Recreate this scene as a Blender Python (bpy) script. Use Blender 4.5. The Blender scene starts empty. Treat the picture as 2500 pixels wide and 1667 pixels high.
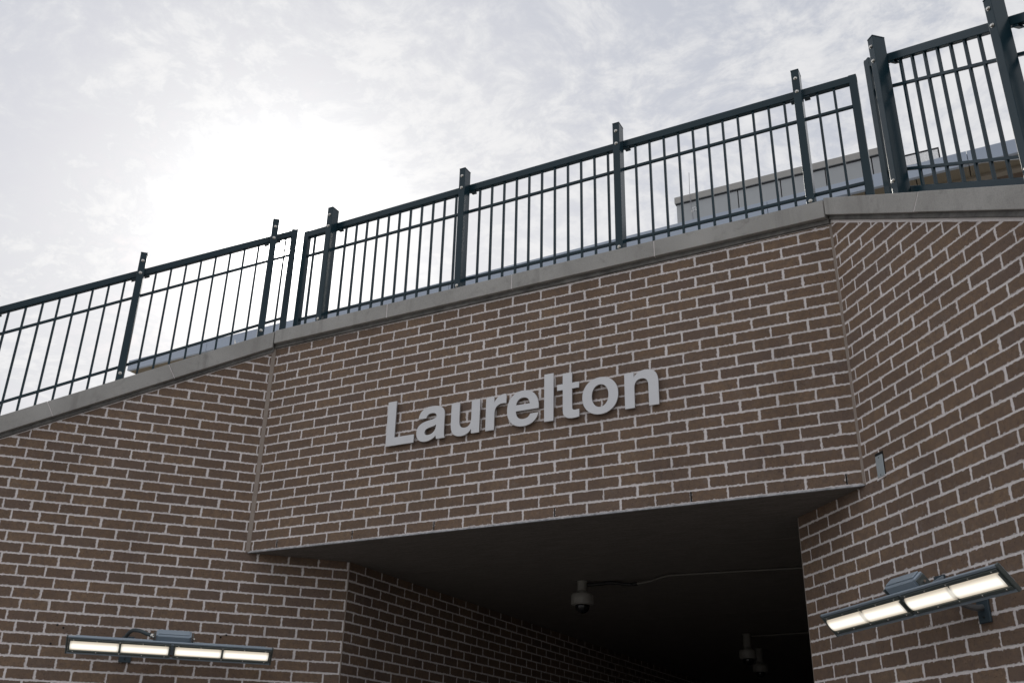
import bpy, bmesh, math, random
from mathutils import Matrix, Vector
random.seed(11)
sc = bpy.context.scene
COL = sc.collection

# ------------------------------------------------------------------ camera
B = 0.2032            # brick module (m)
H = B / 3.0           # course height
Z0 = 3.05             # underside of the lintel above the pavement
CAM = Vector((4.6043, -5.0336, Z0 - 1.4470))
RX = Vector((0.88755221, 0.46024498, 0.02063083))
UX = Vector((0.17552241, -0.37920815, 0.90851146))
FX = Vector((-0.42596122, 0.80273018, 0.41735034))
FPX = 2407.8
cd = bpy.data.cameras.new('camera')
cd.sensor_width = 36.0
cd.lens = FPX / 2500.0 * 36.0
cd.clip_start = 0.05
cd.clip_end = 2000
co = bpy.data.objects.new('camera', cd)
COL.objects.link(co)
co.matrix_world = Matrix(((RX.x, UX.x, -FX.x, CAM.x), (RX.y, UX.y, -FX.y, CAM.y), (RX.z, UX.z, -FX.z, CAM.z), (0, 0, 0, 1)))
sc.camera = co

# ------------------------------------------------------------------ sky and sun
SUN_EL = math.radians(28.8)
SUN_AZ = math.radians(43.0)          # from +Y towards -X
SUN = Vector((-math.sin(SUN_AZ) * math.cos(SUN_EL), math.cos(SUN_AZ) * math.cos(SUN_EL), math.sin(SUN_EL)))
sd = bpy.data.lights.new('sun', 'SUN')
sd.energy = 4.0
sd.angle = math.radians(0.55)
sd.color = (1.0, 0.95, 0.87)
so = bpy.data.objects.new('sun', sd)
COL.objects.link(so)
so.rotation_euler = (-SUN).to_track_quat('-Z', 'Y').to_euler()

world = bpy.data.worlds.new('World')
sc.world = world
world.use_nodes = True


class NT:
    """small helper round a node tree"""
    def __init__(s, tree):
        s.t = tree
        s.n = tree.nodes
        s.l = tree.links
        s.n.clear()

    def node(s, typ, ins=None, **kw):
        nd = s.n.new(typ)
        for k, v in kw.items():
            setattr(nd, k, v)
        if ins:
            for k, v in ins.items():
                s.set(nd.inputs[k], v)
        return nd

    def set(s, sock, v):
        if isinstance(v, bpy.types.NodeSocket):
            s.l.new(v, sock)
        else:
            sock.default_value = v

    def math(s, op, a, b=None, c=None, clamp=False):
        nd = s.n.new('ShaderNodeMath')
        nd.operation = op
        nd.use_clamp = clamp
        s.set(nd.inputs[0], a)
        if b is not None:
            s.set(nd.inputs[1], b)
        if c is not None:
            s.set(nd.inputs[2], c)
        return nd.outputs[0]

    def vmath(s, op, a, b=None):
        nd = s.n.new('ShaderNodeVectorMath')
        nd.operation = op
        s.set(nd.inputs[0], a)
        if b is not None:
            s.set(nd.inputs[1], b)
        return nd.outputs['Value'] if op in ('DOT_PRODUCT', 'LENGTH') else nd.outputs[0]

    def mix(s, f, a, b, blend='MIX'):
        nd = s.n.new('ShaderNodeMix')
        nd.data_type = 'RGBA'
        nd.blend_type = blend
        nd.clamp_factor = True
        s.set(nd.inputs['Factor'], f)
        s.set(nd.inputs['A'], a if isinstance(a, bpy.types.NodeSocket) else (*a, 1) if len(a) == 3 else a)
        s.set(nd.inputs['B'], b if isinstance(b, bpy.types.NodeSocket) else (*b, 1) if len(b) == 3 else b)
        return [o for o in nd.outputs if o.type == 'RGBA'][0]

    def ramp(s, f, stops, interp='LINEAR'):
        nd = s.n.new('ShaderNodeValToRGB')
        cr = nd.color_ramp
        cr.interpolation = interp
        while len(cr.elements) < len(stops):
            cr.elements.new(0.5)
        for e, (p, c) in zip(cr.elements, stops):
            e.position = p
            e.color = (c, c, c, 1) if isinstance(c, (int, float)) else (*c, 1)
        s.set(nd.inputs[0], f)
        return nd.outputs[0]

    def noise(s, vec, scale, detail=4, rough=0.5, dist=0.0):
        nd = s.node('ShaderNodeTexNoise', {'Scale': scale, 'Detail': detail, 'Roughness': rough, 'Distortion': dist})
        if vec is not None:
            s.l.new(vec, nd.inputs['Vector'])
        return nd.outputs['Fac']

    def range(s, v, a, b, c=0.0, d=1.0, smooth=False):
        nd = s.node('ShaderNodeMapRange', {'From Min': a, 'From Max': b, 'To Min': c, 'To Max': d})
        nd.interpolation_type = 'SMOOTHSTEP' if smooth else 'LINEAR'
        s.set(nd.inputs['Value'], v)
        return nd.outputs[0]


w = NT(world.node_tree)
tc = w.node('ShaderNodeTexCoord')
d = tc.outputs['Generated']
sky = w.node('ShaderNodeTexSky', sky_type='NISHITA', sun_disc=False)
sky.sun_elevation = SUN_EL
sky.sun_rotation = -SUN_AZ
sky.air_density = 1.0
sky.dust_density = 1.5
# thin layer of broken high cloud at a fixed height, seen in perspective
sep = w.node('ShaderNodeSeparateXYZ', {0: d})
zc = w.math('MAXIMUM', sep.outputs['Z'], 0.0)
zc = w.math('ADD', zc, 0.16)
px = w.math('DIVIDE', sep.outputs['X'], zc)
py = w.math('DIVIDE', sep.outputs['Y'], zc)
pl = w.node('ShaderNodeCombineXYZ', {'X': px, 'Y': py, 'Z': 0.0}).outputs[0]
OFFS = (12.1, -5.4, 0.0)
pl = w.vmath('ADD', pl, OFFS)
warp = w.node('ShaderNodeTexNoise', {'Scale': 3.0, 'Detail': 3.0})
w.l.new(pl, warp.inputs['Vector'])
pl2 = w.vmath('ADD', pl, w.vmath('SCALE', w.vmath('SUBTRACT', warp.outputs['Color'], (0.5, 0.5, 0.5))))
[n for n in w.n if n.type == 'VECT_MATH' and n.operation == 'SCALE'][0].inputs['Scale'].default_value = 0.22
big = w.noise(pl2, 1.3, 3, 0.5)
mid = w.noise(pl2, 7.5, 5, 0.62)
fine = w.noise(pl2, 26.0, 6, 0.68)
cl = w.math('ADD', w.math('MULTIPLY', big, 0.40), w.math('ADD', w.math('MULTIPLY', mid, 0.34), w.math('MULTIPLY', fine, 0.46)))
cl = w.range(cl, 0.47, 0.71, 0.0, 1.0, smooth=True)
thick = w.mix(cl, (4.75, 4.92, 5.40), (6.75, 6.75, 6.85))
# light scattered forward through the thin cloud round the sun
cosang = w.vmath('DOT_PRODUCT', d, (SUN.x, SUN.y, SUN.z))
ang = w.math('ARCCOSINE', w.math('MINIMUM', cosang, 0.99999))
g1 = w.math('MULTIPLY', w.math('EXPONENT', w.math('MULTIPLY', ang, -5.5)), 2.0)
g2 = w.math('MULTIPLY', w.math('EXPONENT', w.math('MULTIPLY', ang, -26.0)), 24.0)
g3 = w.math('MULTIPLY', w.math('EXPONENT', w.math('MULTIPLY', ang, -150.0)), 400.0)
glow = w.math('ADD', w.math('ADD', g1, g2), g3)
gl = w.node('ShaderNodeCombineXYZ', {'X': glow, 'Y': glow, 'Z': w.math('MULTIPLY', glow, 0.97)}).outputs[0]
cloud = w.mix(1.0, thick, gl, 'ADD')
cover = w.range(cl, 0.0, 0.55, 0.86, 0.97)
skyc = w.mix(cover, sky.outputs[0], cloud)
bg = w.node('ShaderNodeBackground', {'Color': skyc, 'Strength': 0.10})
wo = w.node('ShaderNodeOutputWorld', {'Surface': bg.outputs[0]})

sc.view_settings.view_transform = 'Standard'
sc.view_settings.look = 'None'
sc.view_settings.exposure = 0.24
sc.view_settings.gamma = 1.0
sc.view_settings.use_curve_mapping = False
sc.render.engine = 'CYCLES'
sc.cycles.max_bounces = 8
sc.cycles.diffuse_bounces = 5

# ------------------------------------------------------------------ materials
MATS = {}


def mat(name):
    m = bpy.data.materials.new(name)
    m.use_nodes = True
    MATS[name] = m
    return m, NT(m.node_tree)


def finish(t, color, rough=0.8, metal=0.0, bump=None, bstr=0.3, bdist=0.002, spec=0.5, coat=0.0):
    p = t.node('ShaderNodeBsdfPrincipled', {'Roughness': rough, 'Metallic': metal, 'Specular IOR Level': spec})
    t.set(p.inputs['Base Color'], color if isinstance(color, bpy.types.NodeSocket) else (*color, 1))
    if coat:
        p.inputs['Coat Weight'].default_value = coat
        p.inputs['Coat Roughness'].default_value = 0.15
    if bump is not None:
        b = t.node('ShaderNodeBump', {'Strength': bstr, 'Distance': bdist, 'Height': bump})
        t.l.new(b.outputs[0], p.inputs['Normal'])
    t.node('ShaderNodeOutputMaterial', {'Surface': p.outputs[0]})
    return p


MORTAR = (0.80, 0.75, 0.74)


def soil(t, col):
    """uneven dirt and faint salt bloom over the whole wall"""
    ps = t.node('ShaderNodeNewGeometry').outputs['Position']
    mp = t.node('ShaderNodeMapping', {'Scale': (1.0, 1.0, 0.30)})
    t.l.new(ps, mp.inputs[0])
    big_ = t.noise(mp.outputs[0], 2.2, 6, 0.62)
    col = t.mix(1.0, col, t.ramp(big_, [(0.30, 0.78), (0.48, 0.95), (0.62, 1.0), (0.80, 1.06)]), 'MULTIPLY')
    st_ = t.node('ShaderNodeMapping', {'Scale': (9.0, 9.0, 0.55)})
    t.l.new(ps, st_.inputs[0])
    run = t.range(t.noise(st_.outputs[0], 1.0, 5, 0.6), 0.62, 0.80, 0.0, 0.22)
    col = t.mix(run, col, (0.10, 0.088, 0.078))
    blo = t.math('MULTIPLY', t.range(t.noise(ps, 1.3, 3, 0.5), 0.55, 0.75), t.range(t.noise(ps, 34.0, 5, 0.7), 0.56, 0.74, 0.0, 0.34))
    return t.mix(blo, col, (0.52, 0.50, 0.49))


def brick_mat(name, hx, hz):
    m, t = mat(name)
    uv = t.node('ShaderNodeUVMap').outputs[0]
    oi = t.node('ShaderNodeObjectInfo')
    ge = t.node('ShaderNodeNewGeometry')
    r = t.math('FRACT', t.math('ADD', oi.outputs['Random'], t.math('MULTIPLY', ge.outputs['Random Per Island'], 7.31)))
    wn = t.node('ShaderNodeTexWhiteNoise', {'W': t.math('MULTIPLY', r, 913.7)}, noise_dimensions='1D')
    off = t.vmath('SCALE', wn.outputs['Color'])
    off.node.inputs['Scale'].default_value = 60.0
    vec = t.vmath('ADD', uv, off)
    base = t.ramp(r, [(0.0, (0.186, 0.127, 0.091)), (0.18, (0.208, 0.142, 0.099)), (0.36, (0.234, 0.157, 0.106)), (0.52, (0.216, 0.151, 0.109)),
                      (0.68, (0.186, 0.132, 0.103)), (0.82, (0.242, 0.164, 0.110)), (0.93, (0.258, 0.176, 0.117)), (1.0, (0.180, 0.126, 0.098))])
    mot = t.noise(vec, 38.0, 3, 0.55)
    base = t.mix(t.range(mot, 0.35, 0.68, 0.0, 0.6), base, (0.145, 0.108, 0.092))
    grain = t.noise(vec, 260.0, 4, 0.75)
    base = t.mix(1.0, base, t.ramp(grain, [(0.28, 0.60), (0.5, 1.0), (0.75, 1.5)]), 'MULTIPLY')
    # drag marks of the wire cut
    sx = t.node('ShaderNodeSeparateXYZ', {0: vec})
    st = t.node('ShaderNodeCombineXYZ', {'X': sx.outputs[0], 'Y': t.math('MULTIPLY', sx.outputs[1], 0.16), 'Z': 0.0}).outputs[0]
    wire = t.noise(st, 420.0, 2, 0.5)
    base = t.mix(t.range(wire, 0.52, 0.72, 0.0, 0.38), base, (0.115, 0.086, 0.070))
    # iron spots
    vo = t.node('ShaderNodeTexVoronoi', {'Scale': 82.0, 'Randomness': 1.0})
    t.l.new(vec, vo.inputs['Vector'])
    sp = t.math('MULTIPLY', t.range(vo.outputs['Distance'], 0.10, 0.24, 1.0, 0.0), t.range(vo.outputs['Color'], 0.52, 0.60, 0.0, 1.0))
    base = t.mix(t.math('MULTIPLY', sp, 0.85), base, (0.030, 0.022, 0.019))
    vo2 = t.node('ShaderNodeTexVoronoi', {'Scale': 70.0, 'Randomness': 1.0})
    t.l.new(vec, vo2.inputs['Vector'])
    sp2 = t.math('MULTIPLY', t.range(vo2.outputs['Distance'], 0.04, 0.09, 1.0, 0.0), t.range(vo2.outputs['Color'], 0.80, 0.84, 0.0, 1.0))
    base = t.mix(t.math('MULTIPLY', sp2, 0.6), base, (0.45, 0.37, 0.30))
    # mortar smeared over the arris
    su = t.node('ShaderNodeSeparateXYZ', {0: uv})
    ex = t.math('SUBTRACT', hx, t.math('ABSOLUTE', su.outputs[0]))
    ez = t.math('SUBTRACT', hz, t.math('ABSOLUTE', su.outputs[1]))
    ed = t.math('MINIMUM', ex, ez)
    sn = t.noise(vec, 65.0, 5, 0.62)
    lim = t.range(sn, 0.44, 0.74, 0.0003, 0.0085)
    sm = t.range(t.math('SUBTRACT', lim, ed), 0.0, 0.0014, 0.0, 0.8)
    base = t.mix(sm, base, MORTAR)
    film = t.range(t.noise(vec, 14.0, 3, 0.6), 0.60, 0.80, 0.0, 0.20)
    base = t.mix(film, base, (0.34, 0.31, 0.30))
    base = soil(t, base)
    bmp = t.math('ADD', t.math('MULTIPLY', grain, 0.5), t.math('ADD', t.math('MULTIPLY', wire, 0.5), t.math('MULTIPLY', sp, -0.7)))
    finish(t, base, 0.86, 0.0, bmp, 0.55, 0.0016, 0.25)
    return m


M_BRICK = brick_mat('brick_face', 0.0972, 0.0295)
M_BRICK_S = brick_mat('brick_face_short', 0.0779, 0.0295)

m, t = mat('mortar')
o = t.node('ShaderNodeTexCoord').outputs['Object']
n1 = t.noise(o, 4.0, 4, 0.6)
n2 = t.noise(o, 90.0, 4, 0.65)
c = t.mix(t.range(n1, 0.3, 0.75), (0.76, 0.71, 0.70), (0.86, 0.81, 0.80))
c = t.mix(1.0, c, t.ramp(n2, [(0.3, 0.90), (0.5, 1.0), (0.7, 1.05)]), 'MULTIPLY')
c = t.mix(t.range(t.noise(o, 9.0, 3, 0.5), 0.62, 0.80, 0.0, 0.45), c, (0.42, 0.37, 0.33))
c = soil(t, c)
finish(t, c, 0.95, 0, n2, 0.8, 0.003, 0.2)

m, t = mat('sealant')
o = t.node('ShaderNodeTexCoord').outputs['Object']
n2 = t.noise(o, 22.0, 4, 0.6)
c = t.mix(n2, (0.25, 0.205, 0.175), (0.37, 0.315, 0.275))
finish(t, c, 0.7, 0, n2, 0.4, 0.003, 0.3)

m, t = mat('coping_stone')
o = t.node('ShaderNodeTexCoord').outputs['Object']
n1 = t.noise(o, 2.6, 5, 0.6)
n2 = t.noise(o, 240.0, 4, 0.7)
n3 = t.noise(o, 11.0, 6, 0.66, 0.4)
c = t.mix(t.range(n1, 0.3, 0.72), (0.345, 0.335, 0.318), (0.455, 0.445, 0.425))
c = t.mix(t.range(n3, 0.56, 0.76, 0.0, 0.55), c, (0.19, 0.183, 0.172))
mp = t.node('ShaderNodeMapping', {'Scale': (14.0, 14.0, 1.2)})
t.l.new(o, mp.inputs[0])
c = t.mix(t.range(t.noise(mp.outputs[0], 1.0, 5, 0.6), 0.56, 0.76, 0.0, 0.45), c, (0.17, 0.163, 0.152))
c = t.mix(t.range(t.noise(o, 5.0, 6, 0.7), 0.66, 0.78, 0.0, 0.5), c, (0.66, 0.65, 0.63))
c = t.mix(1.0, c, t.ramp(n2, [(0.28, 0.76), (0.5, 1.0), (0.72, 1.14)]), 'MULTIPLY')
vo = t.node('ShaderNodeTexVoronoi', {'Scale': 55.0})
t.l.new(o, vo.inputs['Vector'])
pit = t.math('MULTIPLY', t.range(vo.outputs['Distance'], 0.05, 0.12, 1.0, 0.0), t.range(vo.outputs['Color'], 0.72, 0.76, 0.0, 1.0))
c = t.mix(t.math('MULTIPLY', pit, 0.7), c, (0.12, 0.11, 0.10))
finish(t, c, 0.9, 0, t.math('SUBTRACT', n2, pit), 0.35, 0.002, 0.25)

m, t = mat('flashing')
o = t.node('ShaderNodeTexCoord').outputs['Object']
n1 = t.noise(o, 7.0, 6, 0.7)
c = t.mix(t.range(n1, 0.35, 0.70), (0.075, 0.072, 0.066), (0.23, 0.222, 0.21))  # metal tone darkened to carry the shadow under the coping overhang
finish(t, c, 0.55, 0.25, n1, 0.3, 0.003, 0.4)

m, t = mat('steel_edge')
o = t.node('ShaderNodeTexCoord').outputs['Object']
n1 = t.noise(o, 30.0, 5, 0.7)
c = t.mix(t.range(n1, 0.35, 0.65), (0.26, 0.27, 0.29), (0.58, 0.58, 0.60))
finish(t, c, 0.5, 0.2, n1, 0.3, 0.002)

m, t = mat('soffit_paint')
o = t.node('ShaderNodeTexCoord').outputs['Object']
mp = t.node('ShaderNodeMapping', {'Scale': (2.0, 14.0, 1.0)})
t.l.new(o, mp.inputs[0])
n1 = t.noise(mp.outputs[0], 3.0, 5, 0.6)
n2 = t.noise(o, 45.0, 4, 0.6)
c = t.mix(t.range(n1, 0.3, 0.7), (0.175, 0.158, 0.145), (0.245, 0.225, 0.208))
c = t.mix(1.0, c, t.ramp(n2, [(0.3, 0.85), (0.7, 1.1)]), 'MULTIPLY')
finish(t, c, 0.75, 0, n2, 0.2, 0.002, 0.3)

m, t = mat('ceiling_seam')
finish(t, (0.20, 0.18, 0.16), 0.8)

m, t = mat('fence_paint')
o = t.node('ShaderNodeTexCoord').outputs['Object']
n1 = t.noise(o, 6.0, 4, 0.6)
n2 = t.noise(o, 420.0, 2, 0.5)
c = t.mix(n1, (0.009, 0.028, 0.040), (0.014, 0.038, 0.052))
finish(t, c, 0.25, 0.0, n2, 0.03, 0.001, 0.30)

m, t = mat('stainless')
finish(t, (0.66, 0.64, 0.60), 0.22, 1.0)

m, t = mat('letter_aluminium')
o = t.node('ShaderNodeTexCoord').outputs['Object']
mp = t.node('ShaderNodeMapping', {'Scale': (8.0, 8.0, 900.0)})
t.l.new(o, mp.inputs[0])
n1 = t.noise(mp.outputs[0], 1.0, 3, 0.6)
n2 = t.noise(o, 5.0, 3, 0.5)
c = t.mix(n1, (0.56, 0.56, 0.57), (0.66, 0.66, 0.67))
c = t.mix(t.range(n2, 0.4, 0.7, 0.0, 0.2), c, (0.44, 0.44, 0.47))
finish(t, c, 0.50, 0.85, n1, 0.08, 0.001)

m, t = mat('dark_edge')
finish(t, (0.03, 0.03, 0.032), 0.6, 0.3)

m, t = mat('lamp_housing')
o = t.node('ShaderNodeTexCoord').outputs['Object']
n1 = t.noise(o, 12.0, 4, 0.6)
c = t.mix(n1, (0.30, 0.37, 0.44), (0.38, 0.45, 0.52))
finish(t, c, 0.42, 0.25, t.noise(o, 300.0, 2, 0.5), 0.05, 0.001)
m, t = mat('lamp_frame')
finish(t, (0.13, 0.15, 0.145), 0.30, 0.3)
m, t = mat('lamp_bracket')
finish(t, (0.045, 0.068, 0.085), 0.5, 0.1)
m, t = mat('lamp_pipe')
finish(t, (0.16, 0.165, 0.17), 0.4, 0.4)
m, t = mat('lamp_gasket')
finish(t, (0.012, 0.013, 0.013), 0.4)

m, t = mat('lamp_diffuser')
o = t.node('ShaderNodeTexCoord').outputs['Object']
so_ = t.node('ShaderNodeSeparateXYZ', {0: o})
cx = t.range(t.math('ABSOLUTE', so_.outputs[2]), 0.006, 0.030, 1.0, 0.45, True)
cy = t.range(t.math('ABSOLUTE', so_.outputs[0]), 0.118, 0.138, 1.0, 0.55, True)
em = t.math('MULTIPLY', cx, cy)
ec = t.mix(cx, (1.0, 0.80, 0.56), (1.0, 0.955, 0.86))
p = t.node('ShaderNodeBsdfPrincipled', {'Base Color': (0.30, 0.28, 0.24, 1), 'Roughness': 0.3, 'Emission Color': ec, 'Emission Strength': t.math('MULTIPLY', em, 1.0)})
t.node('ShaderNodeOutputMaterial', {'Surface': p.outputs[0]})

m, t = mat('lens_clear')
p = t.node('ShaderNodeBsdfPrincipled', {'Base Color': (0.96, 1.0, 0.97, 1), 'Roughness': 0.04, 'Transmission Weight': 1.0, 'IOR': 1.3})
t.node('ShaderNodeOutputMaterial', {'Surface': p.outputs[0]})

m, t = mat('camera_white')
finish(t, (0.25, 0.24, 0.22), 0.45)
m, t = mat('camera_dome')
finish(t, (0.006, 0.007, 0.008), 0.06)
m, t = mat('conduit_grey')
finish(t, (0.17, 0.16, 0.145), 0.5, 0.3)
m, t = mat('conduit_black')
finish(t, (0.012, 0.012, 0.013), 0.55)
m, t = mat('conduit_flex')
finish(t, (0.055, 0.075, 0.085), 0.5)
m, t = mat('cover_plate')
o = t.node('ShaderNodeTexCoord').outputs['Object']
c = t.mix(t.noise(o, 30.0, 5, 0.7), (0.34, 0.39, 0.42), (0.46, 0.51, 0.53))
finish(t, c, 0.5, 0.3)
m, t = mat('hole_dark')
finish(t, (0.006, 0.006, 0.006), 0.9)

m, t = mat('canopy_metal')
o = t.node('ShaderNodeTexCoord').outputs['Object']
c = t.mix(t.noise(o, 0.7, 3, 0.5), (0.36, 0.42, 0.52), (0.42, 0.48, 0.57))
finish(t, c, 0.45, 0.1)
m, t = mat('canopy_soffit')
o = t.node('ShaderNodeTexCoord').outputs['Object']
c = t.mix(t.noise(o, 3.0, 4, 0.6), (0.19, 0.16, 0.115), (0.25, 0.212, 0.155))
finish(t, c, 0.7)
m, t = mat('canopy_trim')
finish(t, (0.27, 0.235, 0.19), 0.6)
m, t = mat('canopy_brick')
o = t.node('ShaderNodeTexCoord').outputs['Object']
c = t.mix(t.noise(o, 5.0, 5, 0.6), (0.11, 0.08, 0.06), (0.16, 0.115, 0.085))
finish(t, c, 0.85)
m, t = mat('tower_panel')
o = t.node('ShaderNodeTexCoord').outputs['Object']
c = t.mix(t.noise(o, 2.0, 4, 0.6), (0.36, 0.37, 0.375), (0.43, 0.44, 0.44))
finish(t, c, 0.7)
m, t = mat('tower_cap')
finish(t, (0.37, 0.355, 0.33), 0.7)
m, t = mat('white_paint')
finish(t, (0.85, 0.85, 0.84), 0.6)
m, t = mat('antenna_grey')
finish(t, (0.3, 0.3, 0.31), 0.5, 0.5)
m, t = mat('white_shape')
finish(t, (0.9, 0.9, 0.88), 0.5)

m, t = mat('pavement')
o = t.node('ShaderNodeTexCoord').outputs['Object']
n1 = t.noise(o, 0.8, 6, 0.6)
n2 = t.noise(o, 60.0, 3, 0.6)
c = t.mix(n1, (0.155, 0.15, 0.142), (0.215, 0.207, 0.195))
finish(t, c, 0.9, 0, n2, 0.3, 0.003, 0.3)
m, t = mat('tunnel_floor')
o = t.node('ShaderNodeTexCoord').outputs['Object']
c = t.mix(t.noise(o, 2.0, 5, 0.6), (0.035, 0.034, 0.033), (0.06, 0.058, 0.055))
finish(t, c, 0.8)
m, t = mat('concrete')
o = t.node('ShaderNodeTexCoord').outputs['Object']
n1 = t.noise(o, 1.5, 6, 0.65)
c = t.mix(n1, (0.26, 0.25, 0.235), (0.40, 0.385, 0.365))
finish(t, c, 0.9, 0, t.noise(o, 50.0, 3, 0.6), 0.3, 0.003, 0.3)


# ------------------------------------------------------------------ object helpers
def link(name, me, material, parent=None):
    ob = bpy.data.objects.new(name, me)
    COL.objects.link(ob)
    if material is not None:
        me.materials.clear()
        me.materials.append(MATS[material] if isinstance(material, str) else material)
    ob.parent = parent
    return ob


def tag(ob, label=None, cat=None, group=None, kind=None):
    for k, v in (('label', label), ('category', cat), ('group', group), ('kind', kind)):
        if v:
            ob[k] = v
    return ob


def empty(name, mw=None, parent=None):
    e = bpy.data.objects.new(name, None)
    e.empty_display_size = 0.1
    COL.objects.link(e)
    e.parent = parent
    if mw is not None:
        e.matrix_world = mw
    return e


def bm_mesh(bm, name, smooth=False):
    bmesh.ops.recalc_face_normals(bm, faces=bm.faces)
    me = bpy.data.meshes.new(name)
    bm.to_mesh(me)
    bm.free()
    if smooth:
        for p_ in me.polygons:
            p_.use_smooth = True
    return me


def add_hexa(bm, p8, bevel=0.0, seg=1):
    """p8: four points of one face (in order), then the four opposite ones"""
    b2 = bmesh.new()
    v = [b2.verts.new(q) for q in p8]
    for f in ((0, 1, 2, 3), (7, 6, 5, 4), (0, 4, 5, 1), (1, 5, 6, 2), (2, 6, 7, 3), (3, 7, 4, 0)):
        b2.faces.new([v[i] for i in f])
    bmesh.ops.recalc_face_normals(b2, faces=b2.faces)
    if bevel:
        bmesh.ops.bevel(b2, geom=list(b2.edges), offset=bevel, segments=seg, affect='EDGES', profile=0.6)
    tmp = bpy.data.meshes.new('tmp')
    b2.to_mesh(tmp)
    b2.free()
    bm.from_mesh(tmp)
    bpy.data.meshes.remove(tmp)


def box_pts(x0, x1, y0, y1, z0, z1):
    return [(x0, y0, z0), (x1, y0, z0), (x1, y1, z0), (x0, y1, z0), (x0, y0, z1), (x1, y0, z1), (x1, y1, z1), (x0, y1, z1)]


def box(name, x0, x1, y0, y1, z0, z1, material, parent=None, bevel=0.0, seg=1):
    bm = bmesh.new()
    add_hexa(bm, box_pts(x0, x1, y0, y1, z0, z1), bevel, seg)
    return link(name, bm_mesh(bm, name), material, parent)


def hexa(name, p8, material, parent=None, bevel=0.0, seg=1):
    bm = bmesh.new()
    add_hexa(bm, p8, bevel, seg)
    return link(name, bm_mesh(bm, name), material, parent)


def add_lathe(bm, prof, mtx=Matrix.Identity(4), n=24):
    rings = []
    for r, z in prof:
        rings.append([bm.verts.new(mtx @ Vector((r * math.cos(2 * math.pi * i / n), r * math.sin(2 * math.pi * i / n), z))) for i in range(n)])
    for a, b in zip(rings, rings[1:]):
        for i in range(n):
            bm.faces.new((a[i], a[(i + 1) % n], b[(i + 1) % n], b[i]))
    bm.faces.new(rings[0][::-1])
    bm.faces.new(rings[-1])


def lathe(name, prof, material, parent=None, mtx=Matrix.Identity(4), n=24, smooth=True):
    bm = bmesh.new()
    add_lathe(bm, prof, mtx, n)
    me = bm_mesh(bm, name, smooth)
    return link(name, me, material, parent)


def tube_mesh(name, pts, r, n=10):
    bm = bmesh.new()
    pts = [Vector(q) for q in pts]
    rings = []
    up = Vector((0.13, 0.21, 1)).normalized()
    for i, q in enumerate(pts):
        dv = (pts[min(i + 1, len(pts) - 1)] - pts[max(i - 1, 0)]).normalized()
        a = dv.cross(up).normalized()
        b = dv.cross(a).normalized()
        rings.append([bm.verts.new(q + a * (r * math.cos(2 * math.pi * k / n)) + b * (r * math.sin(2 * math.pi * k / n))) for k in range(n)])
    for a, b in zip(rings, rings[1:]):
        for k in range(n):
            bm.faces.new((a[k], a[(k + 1) % n], b[(k + 1) % n], b[k]))
    bm.faces.new(rings[0][::-1])
    bm.faces.new(rings[-1])
    return bm_mesh(bm, name, True)


def tube(name, pts, r, material, parent=None, n=10):
    return link(name, tube_mesh(name, pts, r, n), material, parent)


def smooth_path(pts, k=6):
    pts = [Vector(q) for q in pts]
    out = []
    for i in range(len(pts) - 1):
        p0, p1, p2, p3 = pts[max(i - 1, 0)], pts[i], pts[i + 1], pts[min(i + 2, len(pts) - 1)]
        for j in range(k):
            u = j / k
            out.append(0.5 * ((2 * p1) + (p2 - p0) * u + (2 * p0 - 5 * p1 + 4 * p2 - p3) * u * u + (3 * p1 - p0 - 3 * p2 + p3) * u ** 3))
    out.append(pts[-1])
    return out


def screen(pw):
    dv = pw - CAM
    z = dv.dot(FX)
    if z < 0.1:
        return None
    return 1250 + FPX * dv.dot(RX) / z, 833.5 - FPX * dv.dot(UX) / z, z


# ------------------------------------------------------------------ plan
A_L = 0.8020991662
A_R = 0.8359350841
XA = -0.186066 * B
XC = 19.421086 * B
T_L = -2.897743       # phase of the head joints (bricks)
S_R = -2.296117


def frame(ox, oy, dx, dy):
    """x to the right along the wall, y into the wall, z up"""
    return Matrix(((dx, -dy, 0, ox), (dy, dx, 0, oy), (0, 0, 1, 0), (0, 0, 0, 1)))


F_C = frame(0, 0, 1, 0)
F_L = frame(XA, 0, math.cos(A_L), math.sin(A_L))          # x = -t
F_R = frame(XC, 0, math.cos(A_R), -math.sin(A_R))         # x = +a
XB = XA + 3.39 * B * math.cos(A_L)
YB = 3.39 * B * math.sin(A_L)
XD = XC - 3.27 * B * math.cos(A_R)
YD = 3.27 * B * math.sin(A_R)
F_T = frame(XB, 0, 0, 1)                                   # tunnel left wall, x = world Y


def V(v):
    return Z0 + v * H


# coping lines: course number of the top and of the underside along each wall (x in m, local)
def topC(x): return V(23.9 + 0.0228 * (x / B - 0.3))
def botC(x): return V(22.37 + 0.0165 * (x / B))
def topL(x): return V(23.87 + 1.604 * (x / B + 0.03))
def botL(x): return V(21.80 + 1.602 * (x / B + 0.15))
def topR(x): return V(24.14 - 1.726 * (x / B - 0.34))
def botR(x): return V(22.45 - 1.745 * (x / B - 0.37))


STRIP = 0.42 * H  # flashing height, enlarged to thicken the painted shadow band below the coping

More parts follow.
